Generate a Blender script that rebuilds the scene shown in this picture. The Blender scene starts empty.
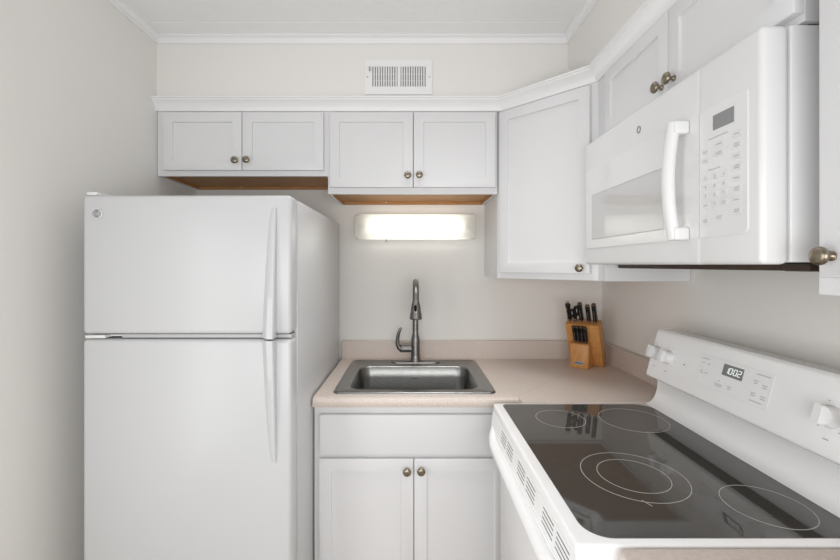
import bpy, bmesh, math, random
from mathutils import Matrix, Vector
random.seed(7)
C = bpy.context.scene.collection
PI = math.pi

# ------------------------------------------------------------------ camera, light, exposure
F = 409.0                      # focal length in pixels of the 840 px wide frame
CX, CY = 412.0, 265.0          # vanishing point of the depth lines
CH = 1.417                     # camera height
cam = bpy.data.cameras.new('camera'); cam_o = bpy.data.objects.new('camera', cam); C.objects.link(cam_o)
cam.sensor_width = 36.0; cam.lens = 36.0 * F / 840.0
cam.shift_x = (420 - CX) / 840.0; cam.shift_y = -(280 - CY) / 840.0
cam.clip_start = 0.02
cam_o.location = (0, 0, CH); cam_o.rotation_euler = (PI / 2, 0, 0)
bpy.context.scene.camera = cam_o

w = bpy.data.worlds.new('world'); bpy.context.scene.world = w; w.use_nodes = True
bg = w.node_tree.nodes['Background']
bg.inputs[0].default_value = (0.975, 0.985, 1.0, 1); PW = dict(world=0.33, down=2.75, left=13.4, right=7.0, front=23.5, tube=5.4)
bg.inputs[1].default_value = PW['world']

def area(name, loc, rot, sx, sy, power, col=(1, 1, 1)):
    l = bpy.data.lights.new(name, 'AREA'); l.shape = 'RECTANGLE'; l.size = sx; l.size_y = sy
    l.energy = power; l.color = col
    o = bpy.data.objects.new(name, l); C.objects.link(o); o.location = loc; o.rotation_euler = rot
    return o
WARM = (1, 1, 0.995)
area('overhead_fill_light', (0.1, 1.40, 2.44), (0, 0, 0), 0.7, 0.35, PW['down'], WARM).data.spread = math.radians(80)  # added fill from above to brighten the counters, no real fixture
area('left_fill_light', (-1.15, 0.0, 1.1), (0, math.radians(-90), 0), 1.4, 0.9, PW['left'])  # added fill from the left for the right wall, no window there
area('right_fill_light', (0.68, -0.75, 1.35), (0, math.radians(90), math.radians(-25)), 1.4, 0.9, PW['right'])  # added fill aimed at the left side, not a real window
area('front_fill_light', (-0.1, -0.8, 1.2), (math.radians(88), 0, 0), 1.6, 0.9, PW['front'])  # added frontal fill behind the camera, reaches under the cabinets, no window

vs = bpy.context.scene.view_settings
bpy.context.scene.display_settings.display_device = 'sRGB'
vs.view_transform = 'Standard'; vs.look = 'None'; vs.gamma = 1.0; vs.use_curve_mapping = False
vs.exposure = -0.07

# ------------------------------------------------------------------ materials
def srgb(r, g, b):
    f = lambda c: (c / 255 / 12.92) if c / 255 <= 0.04045 else ((c / 255 + 0.055) / 1.055) ** 2.4
    return (f(r), f(g), f(b), 1)

def mat(name, col, rough=0.5, metal=0.0, spec=0.5, bump=0.0, bscale=200, coat=0.0, var=0.0, vscale=60, stretch=None, emit=None, es=0, col2=None, detail=3):
    m = bpy.data.materials.new(name); m.use_nodes = True
    nt = m.node_tree; b = nt.nodes['Principled BSDF']
    b.inputs['Base Color'].default_value = col; b.inputs['Roughness'].default_value = rough
    b.inputs['Metallic'].default_value = metal; b.inputs['Specular IOR Level'].default_value = spec
    b.inputs['Coat Weight'].default_value = coat; b.inputs['Coat Roughness'].default_value = 0.05
    tc = nt.nodes.new('ShaderNodeTexCoord'); mp = nt.nodes.new('ShaderNodeMapping')
    nt.links.new(tc.outputs['Object'], mp.inputs['Vector'])
    if stretch: mp.inputs['Scale'].default_value = stretch
    if var or col2:
        n = nt.nodes.new('ShaderNodeTexNoise'); n.inputs['Scale'].default_value = vscale; n.inputs['Detail'].default_value = detail
        nt.links.new(mp.outputs[0], n.inputs['Vector'])
        r = nt.nodes.new('ShaderNodeValToRGB')
        r.color_ramp.elements[0].position = 0.35; r.color_ramp.elements[1].position = 0.65
        c2 = col2 if col2 else tuple(c * (1 - var) for c in col[:3]) + (1,)
        r.color_ramp.elements[0].color = c2; r.color_ramp.elements[1].color = col
        nt.links.new(n.outputs['Fac'], r.inputs['Fac']); nt.links.new(r.outputs[0], b.inputs['Base Color'])
    if bump:
        n = nt.nodes.new('ShaderNodeTexNoise'); n.inputs['Scale'].default_value = bscale; n.inputs['Detail'].default_value = 4
        nt.links.new(mp.outputs[0], n.inputs['Vector'])
        bp = nt.nodes.new('ShaderNodeBump'); bp.inputs['Strength'].default_value = bump; bp.inputs['Distance'].default_value = 0.004
        nt.links.new(n.outputs['Fac'], bp.inputs['Height']); nt.links.new(bp.outputs[0], b.inputs['Normal'])
    if emit:
        b.inputs['Emission Color'].default_value = emit; b.inputs['Emission Strength'].default_value = es
    return m

M = {}
M['wall'] = mat('wall_paint', srgb(235, 233, 229), 0.75, bump=0.08, bscale=160)
M['ceiling'] = mat('ceiling_texture', srgb(244, 244, 244), 0.9, bump=0.55, bscale=75)
M['ceiling_flat'] = mat('ceiling_flat_paint', srgb(244, 244, 244), 0.8, bump=0.05)
M['trim'] = mat('trim_paint', srgb(240, 240, 240), 0.4, bump=0.02)
M['cab'] = mat('cabinet_paint', srgb(224, 224, 225), 0.38, bump=0.02, bscale=90)
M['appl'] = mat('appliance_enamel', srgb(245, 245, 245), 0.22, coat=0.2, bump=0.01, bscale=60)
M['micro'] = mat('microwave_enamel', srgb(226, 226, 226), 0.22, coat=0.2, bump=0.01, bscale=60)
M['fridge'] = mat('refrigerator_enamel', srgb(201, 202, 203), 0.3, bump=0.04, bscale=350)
M['plastic'] = mat('white_plastic', srgb(232, 232, 232), 0.3, bump=0.01)
M['gasket'] = mat('grey_gasket', srgb(150, 150, 150), 0.6, var=0.1)
M['strip'] = mat('pale_grey_strip', srgb(190, 191, 192), 0.5, var=0.05)
M['floor'] = mat('floor_tile', srgb(186, 172, 155), 0.5, var=0.15, vscale=6, bump=0.05)
M['laminate'] = mat('laminate', srgb(215, 203, 194), 0.42, col2=srgb(205, 192, 182), vscale=130, detail=6)
M['seam'] = mat('laminate_seam', srgb(182, 167, 158), 0.5, var=0.1)
M['wood'] = mat('cabinet_wood', srgb(186, 138, 84), 0.5, col2=srgb(166, 118, 68), vscale=14, stretch=(1, 8, 8))
M['block'] = mat('block_wood', srgb(208, 150, 86), 0.45, col2=srgb(188, 128, 68), vscale=18, stretch=(9, 9, 1.2))
M['steel'] = mat('brushed_steel', srgb(158, 158, 156), 0.3, 1.0, col2=srgb(140, 140, 138), vscale=40, stretch=(1, 14, 14))
M['faucet'] = mat('faucet_steel', srgb(140, 139, 137), 0.36, 1.0, col2=srgb(126, 125, 123), vscale=60)
M['knob'] = mat('antique_nickel', srgb(158, 148, 131), 0.3, 1.0, col2=srgb(132, 122, 106), vscale=70)
M['black'] = mat('black_plastic', srgb(20, 20, 20), 0.4, spec=0.3, var=0.2)
M['dark'] = mat('dark_slot', srgb(24, 23, 22), 0.8, spec=0.08, var=0.2)
M['slot'] = mat('vent_slot_shadow', srgb(88, 88, 88), 0.7, var=0.1)
M['mwdisp'] = mat('microwave_display', srgb(140, 141, 142), 0.25, var=0.05)
M['pan'] = mat('dark_brown_metal', srgb(70, 56, 46), 0.5, 0.3, var=0.25, vscale=30)
M['glass'] = mat('black_ceramic_glass', srgb(72, 70, 67), 0.03, spec=0.8, var=0.02, vscale=3)
M['ring'] = mat('burner_print', srgb(178, 176, 172), 0.3, var=0.05)
M['panelglass'] = mat('clock_panel_overlay', srgb(242, 242, 242), 0.15, coat=0.3, var=0.01)
M['mesh'] = mat('microwave_window', srgb(206, 207, 207), 0.06, spec=0.8, var=0.04, vscale=700)
M['mwglass'] = mat('microwave_front_glass', srgb(230, 230, 230), 0.1, coat=0.5, var=0.01)
M['display'] = mat('grey_display', srgb(128, 129, 130), 0.2, var=0.08)
M['digit'] = mat('display_digits', srgb(225, 230, 228), 0.4, emit=srgb(225, 232, 230), es=0.5, var=0.01)
M['print'] = mat('grey_print', srgb(178, 178, 178), 0.5, var=0.05)
M['print2'] = mat('pale_print', srgb(224, 224, 224), 0.5, var=0.03)
M['badge'] = mat('badge_metal', srgb(150, 152, 154), 0.3, 0.8, var=0.1)
M['badge2'] = mat('badge_light', srgb(226, 228, 230), 0.35, 0.3, var=0.03)
M['tube'] = mat('lit_tube', srgb(245, 245, 240), 0.4, emit=srgb(255, 252, 240), es=PW['tube'], var=0.01)
M['diff'] = mat('frosted_acrylic', srgb(240, 240, 234), 0.3, var=0.01)
_nt = M['diff'].node_tree; _tr = _nt.nodes.new('ShaderNodeBsdfTranslucent'); _tr.inputs[0].default_value = (.86, .86, .84, 1)
_mx = _nt.nodes.new('ShaderNodeMixShader'); _mx.inputs[0].default_value = .68
_nt.links.new(_nt.nodes['Principled BSDF'].outputs[0], _mx.inputs[1]); _nt.links.new(_tr.outputs[0], _mx.inputs[2])
_nt.links.new(_mx.outputs[0], _nt.nodes['Material Output'].inputs['Surface'])
M['ventdark'] = mat('duct_shadow', srgb(120, 120, 118), 0.8, var=0.1)

# ------------------------------------------------------------------ helpers
def rootof(o):
    while o.parent: o = o.parent
    return o
def RM(o):
    r = rootof(o)
    return Matrix.LocRotScale(r.location, r.rotation_euler, None)

def obj(name, bm, m, parent=None, local=False, ang=35, smooth=True):
    if parent is not None and not local:
        bm.transform(RM(parent).inverted())
    bmesh.ops.recalc_face_normals(bm, faces=bm.faces)
    me = bpy.data.meshes.new(name); bm.to_mesh(me); bm.free()
    if smooth:
        me.polygons.foreach_set('use_smooth', [True] * len(me.polygons))
        me.set_sharp_from_angle(angle=math.radians(ang))
    me.materials.append(m)
    o = bpy.data.objects.new(name, me); C.objects.link(o)
    if parent is not None: o.parent = parent
    return o

def tag(o, label, cat, group=None):
    o['label'] = label; o['category'] = cat
    if group: o['group'] = group
    return o
def thing(name, label, cat, loc, rz=0, group=None):
    o = bpy.data.objects.new(name, None); C.objects.link(o); o.empty_display_size = 0.05
    o.location = loc; o.rotation_euler = (0, 0, rz)
    return tag(o, label, cat, group)
def struct(name, bm, m, parent=None):
    o = obj(name, bm, m, parent)
    if parent is None: o['kind'] = 'structure'
    return o

def NB(): return bmesh.new()
def merge(dst, src):
    me = bpy.data.meshes.new('tmp'); src.to_mesh(me); src.free(); dst.from_mesh(me); bpy.data.meshes.remove(me)
    return dst
def box(bm, x0, x1, y0, y1, z0, z1, bev=0.0, seg=2, mx=None):
    t = bmesh.new()
    r = bmesh.ops.create_cube(t, size=1.0)
    for v in t.verts:
        v.co = Vector(((x0 + x1) / 2 + v.co.x * abs(x1 - x0), (y0 + y1) / 2 + v.co.y * abs(y1 - y0), (z0 + z1) / 2 + v.co.z * abs(z1 - z0)))
    if bev > 0: bmesh.ops.bevel(t, geom=t.edges[:], offset=bev, segments=seg, profile=0.5, affect='EDGES')
    if mx: t.transform(mx)
    return merge(bm, t)
def bx(*a, **k): return box(NB(), *a, **k)

def prism(bm, pts, axis, a0, a1, bev=0, seg=2, mx=None):
    """polygon pts (u,v) extruded along axis: 'z' -> (u,v,a); 'y' -> (u,a,v); 'x' -> (a,u,v)"""
    t = bmesh.new()
    def co(u, v, a): return {'z': (u, v, a), 'y': (u, a, v), 'x': (a, u, v)}[axis]
    A = [t.verts.new(co(u, v, a0)) for u, v in pts]; B = [t.verts.new(co(u, v, a1)) for u, v in pts]
    t.faces.new(A); t.faces.new(B[::-1])
    n = len(pts)
    for i in range(n): t.faces.new((A[i], A[(i + 1) % n], B[(i + 1) % n], B[i]))
    bmesh.ops.recalc_face_normals(t, faces=t.faces)
    if bev: bmesh.ops.bevel(t, geom=t.edges[:], offset=bev, segments=seg, profile=0.5, affect='EDGES')
    if mx: t.transform(mx)
    return merge(bm, t)

def rrect(x0, x1, y0, y1, r, n=6):
    rs = r if isinstance(r, (list, tuple)) else [r] * 4
    out = []
    for (cx, cy, a, q) in ((x1 - rs[0], y1 - rs[0], 0, rs[0]), (x0 + rs[1], y1 - rs[1], 90, rs[1]), (x0 + rs[2], y0 + rs[2], 180, rs[2]), (x1 - rs[3], y0 + rs[3], 270, rs[3])):
        for i in range(n + 1):
            t = math.radians(a + 90 * i / n); out.append((cx + q * math.cos(t), cy + q * math.sin(t)))
    return out

def lathe(bm, prof, mx=None, n=24):
    t = bmesh.new(); rings = []
    for r, z in prof:
        if r < 1e-6: rings.append([t.verts.new((0, 0, z))])
        else: rings.append([t.verts.new((r * math.cos(2 * PI * i / n), r * math.sin(2 * PI * i / n), z)) for i in range(n)])
    for a, b in zip(rings, rings[1:]):
        if len(a) == 1 and len(b) == 1: continue
        for i in range(n):
            j = (i + 1) % n
            if len(a) == 1: t.faces.new((a[0], b[i], b[j]))
            elif len(b) == 1: t.faces.new((a[i], a[j], b[0]))
            else: t.faces.new((a[i], a[j], b[j], b[i]))
    for q in (rings[0], rings[-1]):
        if len(q) > 1: t.faces.new(q)
    if mx: t.transform(mx)
    return merge(bm, t)

def tube(bm, pts, rad, n=14, mx=None, flat=None, cap=True):
    """swept round (or flattened: flat=(a,b) multipliers along frame axes) section"""
    t = bmesh.new(); P = [Vector(p) for p in pts]
    R = rad if isinstance(rad, (list, tuple)) else [rad] * len(P)
    T = []
    for i in range(len(P)):
        d = P[min(i + 1, len(P) - 1)] - P[max(i - 1, 0)]; T.append(d.normalized())
    up = Vector((1, 0, 0)) if abs(T[0].x) < 0.9 else Vector((0, 0, 1))
    N = (up - T[0] * up.dot(T[0])).normalized(); rings = []
    for i in range(len(P)):
        N = (N - T[i] * N.dot(T[i])).normalized(); B = T[i].cross(N)
        a, b = flat if flat else (1, 1)
        rings.append([t.verts.new(P[i] + N * (R[i] * a * math.cos(2 * PI * k / n)) + B * (R[i] * b * math.sin(2 * PI * k / n))) for k in range(n)])
    for p, q in zip(rings, rings[1:]):
        for k in range(n): t.faces.new((p[k], p[(k + 1) % n], q[(k + 1) % n], q[k]))
    if cap: t.faces.new(rings[0]); t.faces.new(rings[-1][::-1])
    if mx: t.transform(mx)
    return merge(bm, t)

def sweep(path, prof):
    """profile (offset to the right of the path, z) along a plan path with mitred corners"""
    bm = bmesh.new(); P = [Vector(p) for p in path]; n = len(P); rings = []
    nr = []
    for i in range(n - 1):
        d = (P[i + 1] - P[i]).normalized(); nr.append(Vector((d.y, -d.x)))
    for i in range(n):
        if i == 0: m = nr[0]
        elif i == n - 1: m = nr[-1]
        else:
            m = (nr[i - 1] + nr[i]); m = m / (m.dot(nr[i]))
        rings.append([bm.verts.new((P[i].x + m.x * o, P[i].y + m.y * o, z)) for o, z in prof])
    k = len(prof)
    for a, b in zip(rings, rings[1:]):
        for i in range(k): bm.faces.new((a[i], a[(i + 1) % k], b[(i + 1) % k], b[i]))
    bm.faces.new(rings[0]); bm.faces.new(rings[-1][::-1])
    return bm

def frame_m(o, ex, ey, ez):
    return Matrix(((ex[0], ey[0], ez[0], o[0]), (ex[1], ey[1], ez[1], o[1]), (ex[2], ey[2], ez[2], o[2]), (0, 0, 0, 1)))

def text_bm(s, size, depth=0.0006, mx=None, shear=0.0):
    cu = bpy.data.curves.new('tmp_text', 'FONT'); cu.body = s; cu.size = size; cu.extrude = depth / 2
    cu.align_x = 'CENTER'; cu.align_y = 'CENTER'; cu.shear = shear
    o = bpy.data.objects.new('tmp_text', cu); C.objects.link(o)
    dg = bpy.context.evaluated_depsgraph_get(); dg.update()
    e = o.evaluated_get(dg); me = e.to_mesh()
    bm = bmesh.new(); bm.from_mesh(me); e.to_mesh_clear()
    bpy.data.objects.remove(o); bpy.data.curves.remove(cu)
    if mx: bm.transform(mx)
    return bm

def ring_bm(bm, cx, cy, z0, z1, r, wd, n=72, mx=None, a0=0, a1=2 * PI, sx=1.0):
    t = bmesh.new(); full = abs(a1 - a0 - 2 * PI) < 1e-4
    k = n if full else n + 1; L = []
    for i in range(k):
        a = a0 + (a1 - a0) * i / n; c, s = math.cos(a), math.sin(a)
        L.append([t.verts.new((cx + rr * c * sx, cy + rr * s, zz)) for rr, zz in ((r - wd / 2, z0), (r + wd / 2, z0), (r + wd / 2, z1), (r - wd / 2, z1))])
    for i in range(n):
        a, b = L[i], L[(i + 1) % k]
        for q in range(4): t.faces.new((a[q], a[(q + 1) % 4], b[(q + 1) % 4], b[q]))
    if not full: t.faces.new(L[0]); t.faces.new(L[-1][::-1])
    if mx: t.transform(mx)
    return merge(bm, t)

# ------------------------------------------------------------------ room
WB, XL, XR = 2.215, -1.164, 1.029            # back wall depth, left wall, right wall
ZC = 2.462                                    # ceiling
SF, SX = 1.867, 0.712                         # soffit front face, right soffit face
NEAR = -0.35
NEARL = 0.45                                  # left wall and ceiling cut short here to let the world light in
struct('floor', bx(XL - .1, XR + .1, NEAR, WB + .1, -0.08, 0.0), M['floor'])
struct('wall_back', bx(XL - .1, XR + .1, WB, WB + .1, 0, ZC), M['wall'])
struct('wall_left', bx(XL - .1, XL, NEARL, WB, 0, ZC), M['wall'])
struct('wall_right', bx(XR, XR + .1, NEAR, WB, 0, ZC), M['wall'])
struct('ceiling', bx(XL - .1, XR + .1, NEARL, WB + .1, ZC, ZC + .08), M['ceiling'])
SZ = 2.146
struct('wall_soffit', prism(NB(), [(XL, WB), (XL, SF), (SX, SF), (SX, NEAR), (XR, NEAR), (XR, WB)], 'z', SZ, ZC), M['wall'])
# crown along the ceiling
cp = [(0, ZC - .038), (.010, ZC - .038), (.012, ZC - .034), (.012, ZC - .029), (.006, ZC - .026), (.007, ZC - .020), (.013, ZC - .012), (.022, ZC - .008), (.023, ZC - .004), (.029, ZC - .003), (.029, ZC), (0, ZC)]
struct('trim_1', sweep([(XL, NEARL), (XL, SF), (SX, SF), (SX, NEARL)], cp), M['trim'])
# smooth painted border board on the ceiling
struct('trim_2', bx(XL + .034, SX - .034, SF - .105, SF - .03, ZC - .0012, ZC), M['ceiling_flat'])
# crown moulding over the cabinets
CZ0, CZ1 = 2.117, 2.171
kp = [(-.0, CZ0), (.008, CZ0), (.010, CZ0 + .006), (.012, CZ0 + .012), (.018, CZ0 + .024), (.028, CZ0 + .036), (.036, CZ0 + .041), (.037, CZ0 + .046), (.044, CZ0 + .048), (.045, CZ1), (-.0, CZ1)]
struct('trim_3', sweep([(XL, SF - .001), (.408, SF - .001), (SX - .001, 1.563), (SX - .001, -0.3)], kp), M['trim'])

# ------------------------------------------------------------------ cabinets
def knob(parent, x, z, yf, s=1.0):
    prof = [(.0085, 0), (.0085, .002), (.0055, .004), (.0048, .010), (.0055, .013), (.012, .0155), (.0155, .019), (.0158, .0215), (.0145, .0250), (.0105, .0275), (.005, .0287), (0, .029)]
    mx = Matrix.Translation((x, yf, z)) @ Matrix.Rotation(PI / 2, 4, 'X') @ Matrix.Scale(s, 4)
    o = obj('knob', lathe(NB(), prof, mx), M['knob'], parent, local=True, ang=50)
    o['label'] = 'round aged nickel knob'
    return o

def shaker_bm(x0, x1, z0, z1, th=.019, fr=.062, rec=.007):
    """door slab whose front (y=-th) carries a recessed flat panel; back at y=0"""
    bm = bx(x0, x1, -th, -.0008, z0, z1)
    f = min(bm.faces, key=lambda q: q.calc_center_median().y)
    bmesh.ops.inset_region(bm, faces=[f], thickness=fr, depth=0)
    bmesh.ops.inset_region(bm, faces=[f], thickness=.0015, depth=0)
    for v in f.verts: v.co.y += rec
    es = [e for e in bm.edges if all(abs(v.co.x - x0) < 1e-5 or abs(v.co.x - x1) < 1e-5 or abs(v.co.z - z0) < 1e-5 or abs(v.co.z - z1) < 1e-5 for v in e.verts) and all(v.co.y < -th + 1e-5 for v in e.verts)]
    bmesh.ops.bevel(bm, geom=es, offset=.003, segments=2, profile=.5, affect='EDGES')
    return bm

def door(parent, x0, x1, z0, z1, kx=None, kz=None, fr=.062):
    d = obj('door', shaker_bm(x0, x1, z0, z1, fr=fr), M['cab'], parent, local=True, ang=25)
    if kx is not None: knob(d, kx, kz, -.019)
    return d

def upper(name, label, loc, rz, wd, dep, h, doors, group):
    t = thing(name, label, 'cabinet', loc, rz, group)
    lip = .022
    b = NB()
    box(b, 0, wd, 0, dep, lip, h); box(b, 0, wd, 0, .018, 0, lip); box(b, 0, .012, .018, dep, 0, lip); box(b, wd - .012, wd, .018, dep, 0, lip)
    obj('cabinet_body', b, M['cab'], t, local=True)
    u = NB()
    box(u, .014, wd - .014, .022, dep - .012, lip - .007, lip - .001)
    box(u, .013, wd - .013, dep - .018, dep, 0.001, lip - .001)
    box(u, .013, .017, .019, dep - .018, .002, lip - .001); box(u, wd - .017, wd - .013, .019, dep - .018, .002, lip - .001)
    box(u, .017, wd - .017, .0185, .022, .002, lip - .001)
    o = obj('underside_panel', u, M['wood'], t, local=True); o['label'] = 'bare brown wood underside'
    if rz == 0:
        obj('screw', lathe(NB(), [(.003, 0), (.003, .001), (0, .0016)], Matrix.Translation((wd * .315, dep - .0182, .011)) @ Matrix.Rotation(PI / 2, 4, 'X'), 10), M['badge2'], t, local=True)
    for d in doors: door(t, *d)
    return t

TOP = 2.142
TD = 2.108                    # top of the doors
UG = 'white shaker cabinets along the upper walls'
DEP = WB - SF - .002
z0 = 1.823
upper('upper_cabinet', 'low white two-door wall cabinet hanging above the refrigerator', (XL + .003, SF, z0), 0, .778, DEP, TOP - z0,
      [(.033, .3905, .023, .285, .366, .064), (.3935, .760, .023, .285, .418, .066)], UG)
z0 = 1.741
upper('upper_cabinet', 'white two-door wall cabinet above the lit lamp and the sink', (-.383, SF, z0), 0, .772, DEP, TOP - z0,
      [(.010, .3875, .028, .367, .364, .078), (.3905, .761, .028, .367, .416, .080)], UG)
# diagonal corner cabinet
A, B = (.3925, 1.8805), (.7115, 1.5615)
YB = 1.5085
ZK = 1.357
t = thing('upper_cabinet', 'tall white angled single-door cabinet in the corner above the knife block', 'cabinet', (A[0], A[1], ZK), -PI / 4, UG)
poly = [(.3925, WB - .002), A, B, (.7115, YB), (XR - .002, YB), (XR - .002, WB - .002)]
def inset_poly(p, d):
    out = []; n = len(p)
    for i in range(n):
        a, b, c = Vector(p[i - 1]), Vector(p[i]), Vector(p[(i + 1) % n])
        d1 = (b - a).normalized(); d2 = (c - b).normalized()
        n1 = Vector((-d1.y, d1.x)); n2 = Vector((-d2.y, d2.x)); m = n1 + n2; m = m / m.dot(n1)
        out.append(tuple(b + m * d))
    return out
b = prism(NB(), poly, 'z', ZK + .022, TOP)
ip = inset_poly(poly, .014)
for i in range(len(poly)):
    j = (i + 1) % len(poly)
    prism(b, [poly[i], poly[j], ip[j], ip[i]], 'z', ZK, ZK + .022)
obj('cabinet_body', b, M['cab'], t)
o = obj('underside_panel', prism(NB(), inset_poly(poly, .0145), 'z', ZK + .013, ZK + .021), M['wood'], t); o['label'] = 'bare brown wood underside'
LD = math.hypot(B[0] - A[0], B[1] - A[1])
door(t, .020, LD - .026, .026, TD - ZK, LD - .058, .048)
# cabinet over the microwave: local x runs towards the camera
MWF, MWN = 1.506, .7405
z0 = 1.860
upper('upper_cabinet', 'white two-door wall cabinet directly above the microwave', (SX, MWF, z0), -PI / 2, MWF - MWN, XR - SX - .002, TOP - z0,
      [(.032, .3955, .015, TD - z0, .372, .049), (.3985, MWF - MWN - .002, .015, TD - z0, .424, .051)], UG)
# near cabinet at the right edge
z0 = ZK + .009
upper('upper_cabinet', 'white wall cabinet at the right edge beside the microwave, showing one round knob', (SX, .715, z0), -PI / 2, .62, XR - SX - .002, TOP - z0,
      [(.018, .31, .030, TD - z0, .040, .066), (.313, .60, .032, TD - z0, None, None)], UG)

# sink base cabinet
FX, FY = -.379, 1.590
t = thing('sink_cabinet', 'white base cabinet with two doors under the sink', 'cabinet', (FX, FY, 0))
wd = .769
b = NB()
HB = .874
box(b, 0, .018, 0, .60, 0, HB); box(b, wd - .018, wd, 0, .60, 0, HB); box(b, .018, wd - .018, .582, .60, 0, HB); box(b, .018, wd - .018, .02, .582, .1, .118)
box(b, .045, wd - .045, 0, .019, .835, HB); box(b, .045, wd - .045, 0, .019, .655, .70); box(b, .018, .045, 0, .0185, .118, HB); box(b, wd - .045, wd - .018, 0, .0185, .118, HB)
box(b, .365, .407, 0, .019, .14, .655); box(b, .045, wd - .045, 0, .019, .118, .14); box(b, .018, wd - .018, .06, .075, 0, .1)
obj('cabinet_body', b, M['cab'], t, local=True)
o = obj('false_drawer_front', bx(.021, wd - .021, -.019, -.0008, .684, .842, bev=.006, seg=3), M['cab'], t, local=True)
door(t, .021, .3845, .125, .672, .360, .630, .068); door(t, .3875, wd - .021, .125, .672, .414, .632, .068)

# ------------------------------------------------------------------ countertops
ZT = .914
t = thing('countertop', 'beige laminate countertop holding the sink and the knife block', 'countertop', (-.376, 1.555, .876))
b = NB()
nose = [(1.64, ZT), (1.566, ZT), (1.556, ZT - .002), (1.549, ZT - .007), (1.546, ZT - .015), (1.546, ZT - .03), (1.549, ZT - .036), (1.555, ZT - .038), (1.64, ZT - .038)]
SXa, SXb, SYa, SYb = -.283, .300, 1.64, 2.12        # cut-out for the sink
prism(b, nose, 'x', -.376, .405)
BY = WB - .003
box(b, .405, XR - .002, 1.5015, 1.64, ZT - .038, ZT, bev=0)
box(b, -.376, SXa, 1.64, BY, ZT - .038, ZT); box(b, SXb, XR - .002, 1.64, BY, ZT - .038, ZT); box(b, SXa, SXb, SYb, BY, ZT - .038, ZT)
bmesh.ops.remove_doubles(b, verts=b.verts, dist=1e-5)
obj('worktop', b, M['laminate'], t, ang=30)
b = NB()
bp = [(BY, ZT), (BY, ZT + .096), (BY - .004, ZT + .0985), (BY - .015, ZT + .0985), (BY - .019, ZT + .095), (BY - .0195, ZT)]
prism(b, bp, 'x', -.376, XR - .002)
rp = [(XR - .002, ZT), (XR - .002, ZT + .096), (XR - .006, ZT + .0985), (XR - .017, ZT + .0985), (XR - .021, ZT + .095), (XR - .0215, ZT)]
prism(b, rp, 'y', 1.5015, BY - .01)
obj('backsplash', b, M['laminate'], t)
s0, s1 = Vector((.40, 1.562)), Vector((.99, 2.18))
dv = (s1 - s0).normalized(); nv = Vector((-dv.y, dv.x)) * .0006
obj('seam', prism(NB(), [tuple(s0 + nv), tuple(s1 + nv), tuple(s1 - nv), tuple(s0 - nv)], 'z', ZT - .001, ZT + .0002), M['seam'], t)

# near counter, right of the range
t = thing('base_cabinet', 'white base cabinet under the near countertop beside the range', 'cabinet', (.40, .12, 0))
b = bx(.42, XR - .003, .10, .722, .10, .8745); box(b, .47, XR - .003, .11, .71, 0, .10)
obj('cabinet_body', b, M['cab'], t)
dd = shaker_bm(.01, .60, .13, .84); dd.transform(Matrix.Translation((.42, .72, 0)) @ Matrix.Rotation(-PI / 2, 4, 'Z'))
obj('door', dd, M['cab'], t, ang=25)
pp = rrect(.362, XR - .002, .05, .7285, [.002, .02, .02, .002])
b = prism(NB(), pp, 'z', .8755, ZT)
bmesh.ops.bevel(b, geom=[e for e in b.edges if abs(e.verts[0].co.z - e.verts[1].co.z) < 1e-6 and e.verts[0].co.z > .9], offset=.006, segments=3, profile=.5, affect='EDGES')
tag(obj('countertop', b, M['laminate']), 'beige laminate countertop in the near foreground, in front of the range', 'countertop')

# ------------------------------------------------------------------ sink
t = thing('sink', 'stainless steel drop-in single bowl sink in the beige counter', 'sink', (.0075, 1.86, ZT))
X0, X1, Y0, Y1 = -.311, .331, 1.592, 2.146
def loop(bm, pts, z): return [bm.verts.new((x, y, z)) for x, y in pts]
b = NB(); rings = []
zt = ZT + .0065
bo = (-.256, .273, 1.648, 2.026)     # bowl opening
def rr(g, r): return rrect(bo[0] - g, bo[1] + g, bo[2] - g, bo[3] + g, r, 8)
rings.append(loop(b, rrect(X0, X1, Y0, Y1, .030, 8), ZT + .0006))
rings.append(loop(b, rrect(X0 + .001, X1 - .001, Y0 + .001, Y1 - .001, .029, 8), ZT + .005))
rings.append(loop(b, rrect(X0 + .008, X1 - .008, Y0 + .008, Y1 - .008, .024, 8), zt + .001))
rings.append(loop(b, rrect(X0 + .016, X1 - .016, Y0 + .016, Y1 - .016, .02, 8), zt - .003))
rings.append(loop(b, rr(.008, .065), zt - .003))
rings.append(loop(b, rr(.002, .060), zt - .005))
rings.append(loop(b, rr(-.002, .058), zt - .012))
rings.append(loop(b, rr(-.008, .056), zt - .06))
rings.append(loop(b, rr(-.014, .055), zt - .14))
rings.append(loop(b, rr(-.024, .05), zt - .165))
rings.append(loop(b, rr(-.045, .04), zt - .175))
for p, q in zip(rings, rings[1:]):
    n = len(p)
    for i in range(n): b.faces.new((p[i], p[(i + 1) % n], q[(i + 1) % n], q[i]))
b.faces.new(rings[-1])
o = obj('basin', b, M['steel'], t, ang=60)
sd = NB(); lathe(sd, [(.0, .003), (.02, .003), (.024, .006), (.040, .007), (.045, .004), (.045, 0), (0, 0)], Matrix.Translation((.009, 1.84, zt - .1745)))
obj('drain', sd, M['faucet'], t)
lm = text_bm('\u2014', .028, .0004, frame_m((.012, bo[3] - .0095, zt - .062), (1, 0, 0), (0, 0.08, 1), (0, -1, 0)))
obj('maker_mark', lm, M['dark'], t)

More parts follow.
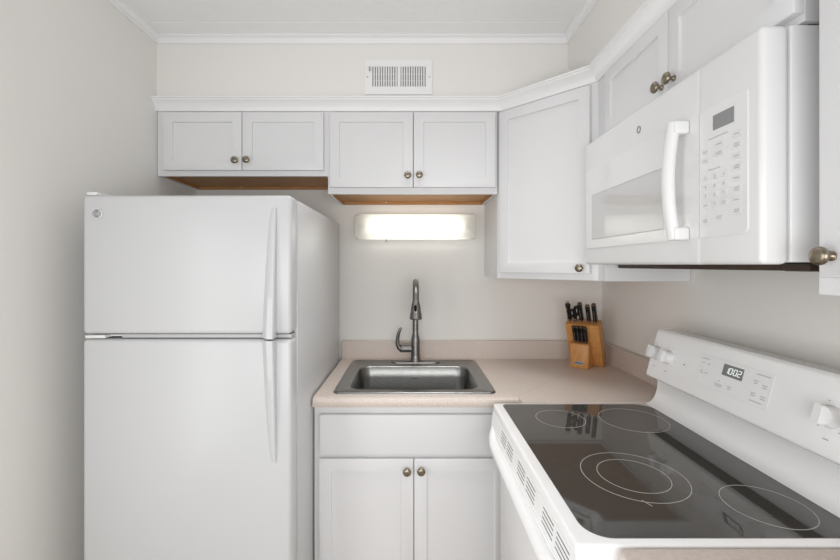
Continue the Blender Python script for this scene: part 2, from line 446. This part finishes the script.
# ------------------------------------------------------------------ faucet
fx, fy, fz = .018, 2.098, zt - .003 + .0006
t = thing('faucet', 'brushed steel pull-down faucet with side lever standing behind the sink bowl', 'faucet', (fx, fy, fz))
b = prism(NB(), rrect(fx - .125, fx + .125, fy - .029, fy + .029, .0285, 8), 'z', fz, fz + .007)
bmesh.ops.bevel(b, geom=[e for e in b.edges if e.verts[0].co.z > fz + .006 and e.verts[1].co.z > fz + .006], offset=.003, segments=2, profile=.5, affect='EDGES')
obj('deck_plate', b, M['faucet'], t)
obj('body', lathe(NB(), [(.028, 0), (.028, .006), (.0245, .012), (.0228, .03), (.0228, .100), (.0218, .113), (.0185, .126), (.0158, .138), (.0145, .150), (.0145, .165)], Matrix.Translation((fx, fy, fz + .0075))), M['faucet'], t)
# gooseneck
R = .099; ztop = 1.349 - .014; zc = ztop - R
pts = [(fx, fy, fz + .165), (fx, fy, fz + .20)]
zz = fz + .20
pts += [(fx, fy, zz + (zc - zz) * k / 4) for k in range(1, 4)]
pts += [(fx, fy - R + R * math.cos(a), zc + R * math.sin(a)) for a in [PI * k / 14 for k in range(0, 14)]]
pts += [(fx, fy - 2 * R, zc), (fx, fy - 2 * R - .001, zc - .012)]
obj('spout', tube(NB(), pts, .0152, 18), M['faucet'], t)
hy = fy - 2 * R - .002
b = NB()
hz = 1.164
lathe(b, [(0, 0), (.022, 0), (.0265, .002), (.0275, .006), (.0252, .012), (.0250, .028), (.0222, .034), (.0222, .036), (.0212, .052), (.0178, .070), (.0160, .078), (.0150, .084)], Matrix.Translation((fx, hy, hz)))
bmesh.ops.scale(b, vec=(1.08, 1.08, 1), space=Matrix.Translation((-fx, -hy, 0)), verts=b.verts)
hd = obj('spray_head', b, M['faucet'], t)
bb = prism(NB(), rrect(-.0062, .0062, -.015, .015, .006, 4), 'z', 0, .004, mx=frame_m((fx - .002, hy - .0240, hz + .054), (1, 0, 0), (0, .1, 1), (0, -1, .1)))
o = obj('spray_button', bb, M['dark'], hd); o['label'] = 'black rocker button'
b = NB()
tube(b, [(fx - .021, fy, fz + 0.0700), (fx - .045, fy - .001, fz + 0.0700), (fx - .068, fy - .003, fz + 0.0700)], [.0185, .0185, .0185], 18)
tube(b, [(fx - .068, fy - .003, fz + 0.0700), (fx - .074, fy - .004, fz + 0.0710), (fx - .080, fy - .005, fz + 0.0740)], [.0185, .019, .013], 18)
q = [(fx - .070, fy - .004, fz + 0.0660), (fx - .084, fy - .006, fz + 0.0778), (fx - .0915, fy - .008, fz + 0.0976), (fx - .092, fy - .011, fz + 0.1224), (fx - .087, fy - .014, fz + 0.1494), (fx - .079, fy - .017, fz + 0.1708), (fx - .073, fy - .018, fz + 0.1800)]
tube(b, q, [.014, .0135, .011, .0095, .0085, .0075, .005], 14)
obj('lever_handle', b, M['faucet'], t, ang=60)

# ------------------------------------------------------------------ under-cabinet lamp on the wall
t = thing('wall_lamp', 'long lit fluorescent lamp with white diffuser on wall above the sink', 'lamp', (.016, WB, 1.553))
lx0, lx1, lz0, lz1 = -.298, .331, 1.553, 1.684
obj('base_plate', bx(lx0 + .01, lx1 - .01, WB - .022, WB - .0015, lz0 + .006, lz1 - .006, bev=.003), M['plastic'], t)
def lamp_prof(x0, x1, g=0):
    return prism(NB(), [(WB - .023, lz0 + g), (WB - .023, lz1 - g), (WB - .055, lz1 - g), (WB - .068, lz1 - .006 - g), (WB - .076, lz1 - .022), (WB - .078, (lz0 + lz1) / 2), (WB - .076, lz0 + .022), (WB - .068, lz0 + .006 + g), (WB - .055, lz0 + g)], 'x', x0, x1)
e = lamp_prof(lx0, lx1)
for xe in (lx0, lx1):
    bmesh.ops.bevel(e, geom=[q for q in e.edges if all(abs(v.co.x - xe) < 1e-6 for v in q.verts)], offset=.008, segments=3, profile=.5, affect='EDGES')
bmesh.ops.delete(e, geom=[f for f in e.faces if all(v.co.y > WB - .0325 for v in f.verts) and abs(f.normal.y) > .9], context='FACES')
obj('diffuser', e, M['diff'], t, ang=60)
b = NB(); mt = Matrix.Translation((lx0 + .05, WB - .048, (lz0 + lz1) / 2 + .002)) @ Matrix.Rotation(PI / 2, 4, 'Y')
lathe(b, [(0, .012), (.0125, .012), (.0125, lx1 - lx0 - .112), (0, lx1 - lx0 - .112)], mt, 20)
tb = obj('fluorescent_tube', b, M['tube'], t)
for za, zb_ in ((.001, .0115), (lx1 - lx0 - .1115, lx1 - lx0 - .101)):
    obj('tube_socket', lathe(NB(), [(0, za), (.013, za), (.013, zb_), (0, zb_)], mt, 20), M['plastic'], t)
obj('switch', lathe(NB(), [(.0035, 0), (.0035, .008), (.0018, .009), (.0018, .014)], Matrix.Translation((-.136, WB - .055, lz0 - .0145))), M['badge'], t)

# ------------------------------------------------------------------ air vent
t = thing('air_vent', 'white metal supply register on the wall strip above the cabinets', 'vent', (-.062, SF, 2.193))
vx0, vx1, vz0, vz1 = -.214, .092, 2.193, 2.350
b = NB(); y0, y1 = SF - .007, SF - .0006
for (a, c_, d_, e_) in ((vx0, vx1, vz1 - .030, vz1), (vx0, vx1, vz0, vz0 + .036), (vx0, vx0 + .034, vz0 + .036, vz1 - .030), (vx1 - .030, vx1, vz0 + .036, vz1 - .030), (-.066, -.052, vz0 + .036, vz1 - .030)):
    box(b, a, c_, y0, y1, d_, e_)
obj('frame', b, M['trim'], t)
obj('duct_back', bx(vx0 + .03, vx1 - .027, SF - .0024, SF - .0006, vz0 + .032, vz1 - .026), M['ventdark'], t)
b = NB()
for (a, c_) in ((vx0 + .036, -.067), (-.051, vx1 - .032)):
    n = 10
    for k in range(n):
        x = a + (c_ - a) * (k + .5) / n
        mxr = Matrix.Translation((x, SF - .0048, 0)) @ Matrix.Rotation(math.radians(28), 4, 'Z')
        box(b, -.0036, .0036, -.0008, .0008, vz0 + .036, vz1 - .030, mx=mxr)
    for zf in (.3, .64):
        zq = vz0 + .036 + zf * (vz1 - vz0 - .066); box(b, a, c_, SF - .0034, SF - .0026, zq - .0008, zq + .0008)
obj('louvers', b, M['trim'], t)
obj('damper_lever', bx(vx0 + .018, vx0 + .026, SF - .016, SF - .0072, vz1 - .052, vz1 - .034, bev=.001), M['print'], t)
for x in (vx0 + .012, vx1 - .012):
    obj('screw', lathe(NB(), [(.0035, 0), (.0035, .0012), (0, .0018)], Matrix.Translation((x, SF - .007, (vz0 + vz1) / 2)) @ Matrix.Rotation(PI / 2, 4, 'X'), 12), M['print'], t)

# ------------------------------------------------------------------ refrigerator
FD = 1.300; fxl, fxr = -1.049, -.3845; ftop = 1.640
t = thing('refrigerator', 'white top-freezer refrigerator standing against the left of the counter', 'refrigerator', ((fxl + fxr) / 2, 1.75, 0))
b = bx(fxl + .004, fxr, FD + .081, 2.165, .03, ftop - .004, bev=.006, seg=2)
for x in (fxl + .06, fxr - .06):
    for y in (1.45, 2.1): lathe(b, [(.02, 0), (.02, .035)], Matrix.Translation((x, y, 0)), 12)
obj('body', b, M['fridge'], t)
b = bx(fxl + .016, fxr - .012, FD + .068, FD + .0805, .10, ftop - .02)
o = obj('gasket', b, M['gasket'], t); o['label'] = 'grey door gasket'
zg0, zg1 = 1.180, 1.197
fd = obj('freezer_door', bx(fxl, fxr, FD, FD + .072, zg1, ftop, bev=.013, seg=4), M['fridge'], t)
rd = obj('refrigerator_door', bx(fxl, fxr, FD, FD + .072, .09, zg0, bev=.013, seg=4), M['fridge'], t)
obj('kick_plate', bx(fxl + .01, fxr - .01, FD + .04, FD + .06, .01, .085), M['gasket'], t)
def grip(za, zb):
    """raised wedge grip: tall at za (the gap), fading out at zb"""
    bm = NB(); secs = []
    xr = -.4305
    N = 14
    for i in range(N + 1):
        s = i / N; z = za + (zb - za) * s
        p = .030 * (1 - s) ** .8 + .005; wdt = .030 * (1 - s) ** .6 + .012
        y = FD + .0005
        secs.append([bm.verts.new(c) for c in ((xr, y, z), (xr, FD - p + .003, z), (xr - .003, FD - p, z), (xr - .003 - wdt * .45, FD - p * .93, z), (xr - wdt, FD - p * .25 - .0005, z), (xr - wdt - .004, y, z))])
    for a, c_ in zip(secs, secs[1:]):
        n = len(a)
        for k in range(n): bm.faces.new((a[k], a[(k + 1) % n], c_[(k + 1) % n], c_[k]))
    bm.faces.new(secs[0]); bm.faces.new(secs[-1][::-1])
    return bm
obj('handle', grip(zg1 - .010, 1.598), M['fridge'], fd, ang=40)
obj('handle', grip(zg0 + .001, .790), M['fridge'], rd, ang=40)
# round badge with script monogram
mb = frame_m((-1.000, FD - .0004, 1.580), (1, 0, 0), (0, 0, 1), (0, -1, 0))
bd = obj('badge', lathe(NB(), [(0, 0), (.0175, 0), (.0175, .0022), (.0165, .003), (0, .003)], mb, 32), M['badge2'], fd); bd['label'] = 'round silver monogram badge'
bf = obj('badge_field', lathe(NB(), [(0, .0029), (.0138, .0029), (.0138, .0034), (0, .0034)], mb, 32), M['badge'], bd)
b = ring_bm(NB(), 0, 0, .0034, .0038, .0118, .0009, 40, mx=mb)
merge(b, text_bm('GE', .0165, .0010, mb @ Matrix.Translation((0, -.0005, .0038)), .25))
for k in range(4):
    a0 = k * PI / 2 + .5
    ring_bm(b, .0098 * math.cos(a0 + .3), .0098 * math.sin(a0 + .3), .0034, .0038, .0032, .0009, 12, mx=mb, a0=a0 - 1.4, a1=a0 + 1.8)
obj('monogram', b, M['badge2'], bd)
# hinges
obj('divider_strip', bx(fxl + .115, fxr - .004, FD + .018, FD + .067, zg0 + .003, zg1 - .003), M['strip'], t)
b = bx(fxl + .006, fxl + .070, FD + .004, FD + .07, zg0 + .003, zg1 - .004, bev=.002)
box(b, fxl + .070, fxl + .11, FD + .03, FD + .07, zg0 + .006, zg1 - .006)
obj('middle_hinge', b, M['plastic'], t)
obj('top_hinge_cover', bx(fxl + .004, fxl + .038, FD + .012, FD + .12, ftop + .0005, ftop + .012, bev=.004), M['plastic'], t)

# ------------------------------------------------------------------ microwave
mx0 = .637; mxd = .688; mY0, mY1 = .7445, 1.505; mz0, mz1 = 1.418, 1.856; sm = .9035
t = thing('microwave', 'white over-the-range microwave mounted above the stove', 'microwave', (.83, 1.12, mz0 - .016))
obj('body', bx(mxd + .002, XR - .003, mY0 + .001, mY1, mz0 + .004, mz1, bev=.004), M['micro'], t)
md = obj('door', bx(mx0, mxd, sm + .001, mY1, mz0, mz1, bev=.010, seg=4), M['micro'], t)
b = bx(mx0, mxd, mY0, sm - .0005, mz0, mz1, bev=0)
bmesh.ops.bevel(b, geom=[e for e in b.edges if not all(abs(v.co.y - (sm - .0005)) < 1e-5 for v in e.verts)], offset=.010, segments=4, profile=.5, affect='EDGES')
mc = obj('control_panel', b, M['micro'], t)
def mwm(y, z, off=0): return frame_m((mx0 - off, y, z), (0, -1, 0), (0, 0, 1), (-1, 0, 0))
# overlay glass: door part and panel part
gz0, gz1 = 1.477, 1.752
pm = mwm(0, 0)
g1 = prism(NB(), rrect(-1.486, -sm - .001, gz0, gz1, [.001, .006, .010, .001]), 'z', .0001, .0022, mx=pm)
gd = obj('front_glass', g1, M['mwglass'], md)
g2 = prism(NB(), rrect(-sm + .0005, -.774, gz0, gz1, [.006, .001, .001, .014]), 'z', .0001, .0022, mx=pm)
gc = obj('panel_glass', g2, M['mwglass'], mc)
o = obj('window', prism(NB(), rrect(-1.438, -1.030, 1.508, 1.662, .003), 'z', .0023, .0031, mx=pm), M['mesh'], md); o['label'] = 'grey glass window'
ow = NB()
for (a, c_, d_, e_) in ((-1.4395, -1.029, 1.6615, 1.663), (-1.4395, -1.029, 1.507, 1.5085), (-1.4395, -1.438, 1.507, 1.663)):
    box(ow, a, c_, d_, e_, .0023, .0034, mx=pm)
obj('window_rim', ow, M['print'], md)
# bowed door handle
hy_ = .945; b = NB(); pts = []
for i in range(17):
    s = i / 16; z = 1.476 + (1.746 - 1.476) * s
    pts.append((mx0 - .028 - .010 * math.sin(PI * s), hy_ + .006 + .006 * math.sin(PI * s), z))
tube(b, pts, [.013] * 17, 14, flat=(1.0, 1.25))
for z in (1.489, 1.733):
    box(b, mx0 - .036, mx0 - .0022, hy_ - .012, hy_ + .014, z - .015, z + .015, bev=.005, seg=3)
obj('handle', b, M['plastic'], md, ang=50)
# oval badge above the door glass
mb = mwm(1.148, 1.797)
bd = obj('badge', ring_bm(NB(), 0, 0, .0, .0012, .0085, .0035, 28, mx=mb, sx=.9), M['badge'], md); bd['label'] = 'small grey oval emblem'
# display and keys
kd = obj('display', prism(NB(), rrect(-.862, -.806, 1.700, 1.731, .001), 'z', .0023, .0030, mx=pm), M['mwdisp'], mc); kd['label'] = 'dark grey display'
def key(y, z, wk, hk, txt=None, ln=1):
    k_ = obj('key', prism(NB(), rrect(-y - wk / 2, -y + wk / 2, z - hk / 2, z + hk / 2, .0015, 3), 'z', .0023, .0028, mx=pm), M['print2'], mc)
    if txt: bm_ = text_bm(txt, hk * .72, .0004, pm @ Matrix.Translation((-y, z, .0030)))
    else:
        bm_ = NB()
        for q in range(ln):
            zq = z + (q - (ln - 1) / 2) * .0042
            box(bm_, -y - wk * .32, -y + wk * .32, zq - .0008, zq + .0008, .0028, .0031, mx=pm)
    obj('key_print', bm_, M['print'], k_)
ys = (.884, .857, .832); 
for r_, row in enumerate((('1', '2', '3'), ('4', '5', '6'), ('7', '8', '9'))):
    for y, s_ in zip(ys, row): key(y, 1.6035 - r_ * .0195, .015, .0125, s_)
key(ys[0], 1.545, .018, .0125); key(ys[1], 1.545, .015, .0125, '0'); key(ys[2], 1.545, .017, .0125, None, 2)
key(.884, 1.512, .020, .018, None, 2); key(.845, 1.516, .020, .014, None, 2)
for r_ in range(3): 
    if r_ < 2: key(.884, 1.661 - r_ * .0195, .019, .011); key(.846, 1.668 - r_ * .0195, .026, .013, None, 1 + r_)
for r_ in range(8): key(.799, 1.674 - r_ * .0215, .021, .013, None, 1 + (r_ % 2))
b = NB(); box(b, -.875, -.822, 1.684, 1.6855, .0023, .0028, mx=pm); box(b, -.876, -.842, 1.6185, 1.6198, .0023, .0028, mx=pm)
obj('panel_print', b, M['print'], mc)
# underside
b = bx(.742, 1.0, mY0 + .02, mY1 - .03, mz0 - .0125, mz0 + .003, bev=.003)
o = obj('bottom_pan', b, M['pan'], t); o['label'] = 'dark brown underside with filters'
b = bx(.735, .78, mY0 + .012, mY0 + .07, mz0 - .0135, mz0 + .002, bev=.005)
obj('lamp_cover', b, M['pan'], t)

# ------------------------------------------------------------------ stove
RY0, RY1 = .7365, 1.4975
t = thing('stove', 'white freestanding electric range with black glass cooktop, right of the sink cabinet', 'stove', (.66, 1.117, 0))
b = bx(.340, 1.0, RY0 + .002, RY1 - .002, .03, .884)
for x in (.40, .94):
    for y in (RY0 + .06, RY1 - .06): lathe(b, [(.02, 0), (.02, .035)], Matrix.Translation((x, y, 0)), 12)
obj('body', b, M['appl'], t)
b = bx(.322, .3385, RY0 + .006, RY1 - .006, .24, .815, bev=.006, seg=3)
box(b, .287, .3385, RY0 + .006, RY1 - .006, .8155, .8305, bev=.004)
od = obj('oven_door', b, M['appl'], t)
obj('storage_drawer', bx(.324, .3385, RY0 + .006, RY1 - .006, .06, .232, bev=.006, seg=3), M['appl'], t)
# front vent panel under the cooktop rim
b = prism(NB(), [(.2955, .884), (.289, .832), (.339, .832), (.339, .884)], 'y', RY0 + .003, RY1 - .003)
vp = obj('vent_panel', b, M['appl'], t)
b = NB()
tm = frame_m((.2955, 0, .884), (0, -1, 0), (.124, 0, .9923), (-.9923, 0, .124))
for (ya, yb) in ((1.338, 1.190), (1.132, .976), (.916, .764)):
    mid = (ya + yb) / 2
    for (p, q_) in ((ya, mid + .009), (mid - .009, yb)):
        b = NB()
        for k in range(4):
            v = -.009 - k * .0102
            box(b, -p, -q_, v - .0011, v + .0011, .0001, .0005, mx=tm)
        o = obj('vent_slots', b, M['slot'], vp); o['label'] = 'four narrow dark vent slots'
# oven handle: bowed flattened bar
pts = []; n = 26
ya, yb = RY1 - .022, RY0 + .022
for i in range(n + 1):
    s = i / n; e = min(1, min(s, 1 - s) / .16); e = 1 - (1 - e) ** 2.2
    pts.append((.301 - .022 * e, ya + (yb - ya) * s, .822 - .018 * e))
b = tube(NB(), pts, [.021] * (n + 1), 16, flat=(.8, 1.0))
for y in (ya - .004, yb + .004): box(b, .295, .3245, y - .016, y + .016, .798, .826, bev=.005)
obj('handle', b, M['appl'], od, ang=60)
# cooktop rim and glass
zr = .9115
b = prism(NB(), rrect(.297, .90, RY0, RY1, [.004, .010, .010, .004]), 'z', .8845, zr)
bmesh.ops.bevel(b, geom=[e for e in b.edges if e.verts[0].co.z > .9 and e.verts[1].co.z > .9], offset=.006, segments=3, profile=.5, affect='EDGES')
obj('cooktop_rim', b, M['appl'], t)
GR = [(.326, .852, .756, 1.481)]
gl = obj('cooktop_glass', prism(NB(), rrect(.326, .852, .756, 1.481, [.055, .018, .05, .03], 10), 'z', zr + .0001, zr + .0016), M['glass'], t)
gl['label'] = 'black ceramic glass surface'
zb = zr + .0016
def burner(x, y, rs, nm='burner_ring'):
    b = NB()
    for r_, a0 in rs: ring_bm(b, x, y, zb, zb + .0003, r_, .0016, 80)
    return b
obj('burner_ring', burner(.487, 1.343, [(.077, 0)]), M['ring'], gl)
obj('burner_ring', burner(.719, 1.331, [(.102, 0)]), M['ring'], gl)
b = burner(.530, .981, [(.1165, 0), (.079, 0)])
box(b, -.001, .001, -.012, .012, zb, zb + .0003, mx=Matrix.Translation((.497, .865, 0)) @ Matrix.Rotation(math.radians(25), 4, 'Z'))
obj('burner_ring', b, M['ring'], gl)
obj('burner_ring', burner(.742, .857, [(.079, 0)]), M['ring'], gl)
# backguard
bp = [(.853, .9118), (.862, .914), (.874, .920), (.885, .932), (.892, .948), (.897, .968), (.900, 1.004), (.8625, 1.0135), (.859, 1.017), (.858, 1.023), (.8985, 1.174), (.901, 1.180), (.907, 1.1845), (.985, 1.176), (1.018, 1.150), (1.018, .9118)]
bg_ = obj('backguard', prism(NB(), bp, 'y', RY0 + .001, RY1 - .0005), M['appl'], t, ang=40)
o = obj('oven_vent', prism(NB(), [(.8985, 1.0040), (.8660, 1.0122), (.8658, 1.0116), (.8983, 1.0034)], 'y', RY0 + .03, RY1 - .03), M['dark'], bg_); o['label'] = 'black oven vent slot'
tv = Vector((.0405, 0, .151)).normalized(); nvv = Vector((-tv.z, 0, tv.x))
def bgm(y, s, off=0):
    p = Vector((.858, y, 1.023)) + tv * s + nvv * off
    return frame_m(p, (0, -1, 0), tv, nvv)
def range_knob(y, s):
    mk = bgm(y, s, .0003)
    b = lathe(NB(), [(.0235, 0), (.0235, .004), (.0215, .007), (.0205, .018), (.0195, .021), (0, .0215)], mk, 28)
    k_ = obj('control_knob', b, M['plastic'], bg_)
    g = prism(NB(), rrect(-.0085, .0085, -.021, .021, .006, 4), 'z', .021, .034, mx=mk)
    obj('knob_grip', g, M['plastic'], k_)
    b = NB()
    for a in range(-140, 141, 40):
        r_ = math.radians(a + 90)
        box(b, -.0018, .0018, -.0010, .0010, 0, .0004, mx=mk @ Matrix.Translation((.034 * math.cos(r_), .034 * math.sin(r_), 0)))
    box(b, -.006, .006, -.0012, .0012, 0, .0004, mx=mk @ Matrix.Translation((0, -.048, 0)))
    obj('knob_print', b, M['print'], bg_)
for y, s in ((1.466, .082), (1.398, .080), (.856, .078), (.788, .078)): range_knob(y, s)
# clock panel
pm2 = bgm(1.131, .082, .0002)
cp_ = obj('clock_panel', prism(NB(), rrect(-.120, .128, -.045, .047, .006), 'z', 0, .0008, mx=pm2), M['panelglass'], bg_)
obj('panel_outline', (lambda bm: [box(bm, a, b_, c_, d_, .0008, .0011, mx=pm2) for a, b_, c_, d_ in ((-.12, .128, .0462, .047), (-.12, .128, -.045, -.0442), (-.12, -.1192, -.045, .047), (.1272, .128, -.045, .047))] and bm)(NB()), M['print2'], cp_)
ds = obj('display', prism(NB(), rrect(-.030, .040, .004, .036, .001), 'z', .0009, .0016, mx=pm2), M['display'], cp_)
SEG = {'0': 'abcdef', '1': 'bc', '2': 'abged'}
b = NB(); hw, hh, tk = .0046, .0080, .0011
sh = Matrix(((1, .18, 0, 0), (0, 1, 0, 0), (0, 0, 1, 0), (0, 0, 0, 1)))
def seg(x, ch):
    m_ = pm2 @ Matrix.Translation((x, .020, 0)) @ sh
    S = {'a': (-hw, hw, hh - tk, hh + tk), 'g': (-hw, hw, -tk, tk), 'd': (-hw, hw, -hh - tk, -hh + tk), 'b': (hw - tk, hw + tk, 0, hh), 'c': (hw - tk, hw + tk, -hh, 0), 'f': (-hw - tk, -hw + tk, 0, hh), 'e': (-hw - tk, -hw + tk, -hh, 0)}
    for q in SEG[ch]:
        a, b_, c_, d_ = S[q]; box(b, a, b_, c_, d_, .0016, .0020, mx=m_)
for x, ch in ((-.0145, '1'), (-.0015, '0'), (.0145, '0'), (.0285, '2')): seg(x, ch)
for v in (-.004, .004): box(b, .0054, .0072, .020 + v - .001, .020 + v + .001, .0016, .0020, mx=pm2)
obj('clock_digits', b, M['digit'], ds)
b = NB()
for (x, y, wd_) in ((-.100, .034, .030), (-.108, .020, .010), (-.086, .020, .010), (-.108, -.004, .010), (-.088, -.008, .012), (-.106, -.010, .012), (-.034, -.016, .006), (-.034, -.026, .030), (-.034, -.031, .024), (.006, -.022, .014), (.006, -.028, .010), (.100, .036, .040), (.082, .018, .014), (.082, .012, .010), (.110, .012, .014), (.110, .006, .012), (.082, -.014, .014), (.082, -.020, .014), (.112, -.016, .014), (.112, -.022, .014), (.094, -.034, .036)):
    box(b, x - wd_ / 2, x + wd_ / 2, y - .0011, y + .0011, .0008, .0011, mx=pm2)
obj('panel_print', b, M['print'], cp_)
b = NB(); box(b, -.002, .002, -.002, .002, 0, .0005, mx=bgm(1.318, .075, .0002)); obj('indicator_dot', b, M['dark'], bg_)

# ------------------------------------------------------------------ knife block
K0 = (.812, 1.990); KR = math.radians(-38)
t = thing('knife_block', 'wooden knife block with a stepped front standing in the counter corner', 'knife block', (K0[0], K0[1], ZT + .0005), KR)
b = prism(NB(), [(.098, 0), (.158, 0), (.070, .234), (.002, .212)], 'x', -.067, .088, bev=.003)
obj('block', b, M['block'], t, local=True)
b = prism(NB(), [(.0, 0), (.105, 0), (.052, .130), (.006, .116)], 'x', -.043, .043, bev=.003)
fb = obj('front_block', b, M['block'], t, local=True)
mk = frame_m((0, .0008, .026), (1, 0, 0), (0, .05, 1), (0, -1, .05))
nb = prism(NB(), [(.026 * math.cos(2 * PI * i / 28), .0085 * math.sin(2 * PI * i / 28)) for i in range(28)], 'z', -.001, .0012, mx=mk)
npl = obj('nameplate', nb, M['badge'], fb, local=True); npl['label'] = 'grey oval maker plate'
b = NB(); box(b, -.018, .018, -.0018, .0018, .0012, .0016, mx=mk)
obj('nameplate_print', b, M['dark'], npl, local=True)
LT = Matrix.LocRotScale(Vector((K0[0], K0[1], ZT + .0005)), Matrix.Rotation(KR, 3, 'Z'), None)
lean = math.atan2(.096, .212)
def place_m(x, y, z): return LT @ Matrix.Translation((x, y, z)) @ Matrix.Rotation(lean, 4, 'X')
def knife(label, x, y, z, L, wk, group, ht=.0085):
    m_ = place_m(x, y, z)
    loc = m_.translation
    k = thing('knife', label, 'knife', loc, 0, group)
    b = bx(-.004, .004, -wk * .8, wk * .8, .0008, .010, bev=.0012, mx=m_)
    obj('bolster', b, M['faucet'], k)
    b = NB()
    t_ = [(-wk * .85, .0105), (wk * .85, .0105), (wk * .95, L * .4), (wk * .88, L * .7), (wk * 1.05, L * .95), (wk * .5, L), (-wk * .8, L), (-wk * 1.0, L * .9), (-wk * .8, L * .5)]
    prism(b, t_, 'x', -ht, ht, bev=.002, mx=m_)
    h = obj('handle', b, M['black'], k)
    b = NB()
    for f_ in (.3, .55, .8):
        for s_ in (-1, 1):
            lathe(b, [(.0022, 0), (.0022, .0006), (0, .0009)], m_ @ Matrix.Translation((s_ * (ht - .0001), 0, L * f_)) @ Matrix.Rotation(s_ * PI / 2, 4, 'Y'), 10)
    for s_ in (-1, 1):
        box(b, -.0008, .0008, s_ * wk * .86 - .0005, s_ * wk * .86 + .0005, L * .06, L * .8, mx=m_)
    obj('rivets', b, M['badge'], h)
    b = NB(); box(b, -ht, ht, -wk * .8, wk * .8, L + .0002, L + .004, bev=.001, mx=m_)
    o = obj('end_cap', b, M['knob'], k); o['label'] = 'brassy butt cap'
    return k
def ztop_at(y): return .212 + (y - .004) * (.020 / .068)
KG = 'large knives in the knife block'
for (x, y, L, lab) in ((.003, .040, .100, 'black-handled knife just right of the scissors in the block'), (.038, .040, .090, 'black-handled knife second from the right in the top of the block'), (.068, .036, .100, 'black-handled knife rightmost in the top of the block')):
    knife(lab, x, y, ztop_at(y) + .0008, L, .012, KG)
SG = 'steak knives in the front step of the block'
for i, (x, lab) in enumerate(((-.020, 'leftmost steak knife in the low front step of the block'), (-.003, 'second steak knife from the left in the low front step'), (.014, 'third steak knife from the left in the low front step'), (.031, 'rightmost steak knife in the low front step of the block'))):
    knife(lab, x, .020, .116 + .014 * (.014 / .046) + .0016, .088, .0085, SG, .0072)
# honing steel
m_ = place_m(-.052, .035, ztop_at(.035) + .0008) @ Matrix.Diagonal((1.15, 1.15, 1, 1))
k = thing('honing_steel', 'black ribbed handle of the sharpening steel leftmost in the block', 'sharpening steel', m_.translation)
obj('guard', lathe(NB(), [(.0045, 0), (.0045, .012), (.010, .013), (.011, .016), (.008, .018)], m_, 16), M['faucet'], k)
obj('handle', lathe(NB(), [(.0075, .0182), (.0095, .03), (.0078, .042), (.0098, .055), (.0078, .068), (.0105, .082), (.0115, .092), (.008, .100)], m_, 16), M['black'], k)
obj('hanging_ring', ring_bm(NB(), 0, 0, -.001, .001, .006, .002, 16, mx=m_ @ Matrix.Translation((0, 0, .1065)) @ Matrix.Rotation(PI / 2, 4, 'X')), M['badge'], k)
# scissors
m_ = place_m(-.024, .032, ztop_at(.032) + .0008) @ Matrix.Diagonal((1.3, 1.3, 1, 1))
k = thing('scissors', 'black-handled kitchen scissors standing in the block beside the sharpening steel', 'scissors', m_.translation)
obj('blade', bx(-.007, .007, -.002, .002, 0, .022, mx=m_), M['faucet'], k)
for s_, z_, sg in ((-1, .050, 1.0), (1, .062, 1.2)):
    pts = [( s_ * (.0085 + .0072 * math.cos(a)), s_ * .0015, z_ + .019 * sg * math.sin(a)) for a in [2 * PI * i / 20 for i in range(21)]]
    b = tube(NB(), pts, .0054, 8, mx=m_, cap=False)
    tube(b, [(-s_ * .003, s_ * .0015, .0155), (s_ * .002, s_ * .0015, .024), (s_ * .008, s_ * .0015, z_ - .017 * sg)], [.0045, .0045, .004], 8, mx=m_)
    obj('handle', b, M['black'], k)
obj('pivot_screw', lathe(NB(), [(.004, 0), (.004, .0015), (0, .002)], m_ @ Matrix.Translation((0, -.0062, .018)) @ Matrix.Rotation(PI / 2, 4, 'X'), 14), M['badge'], k)
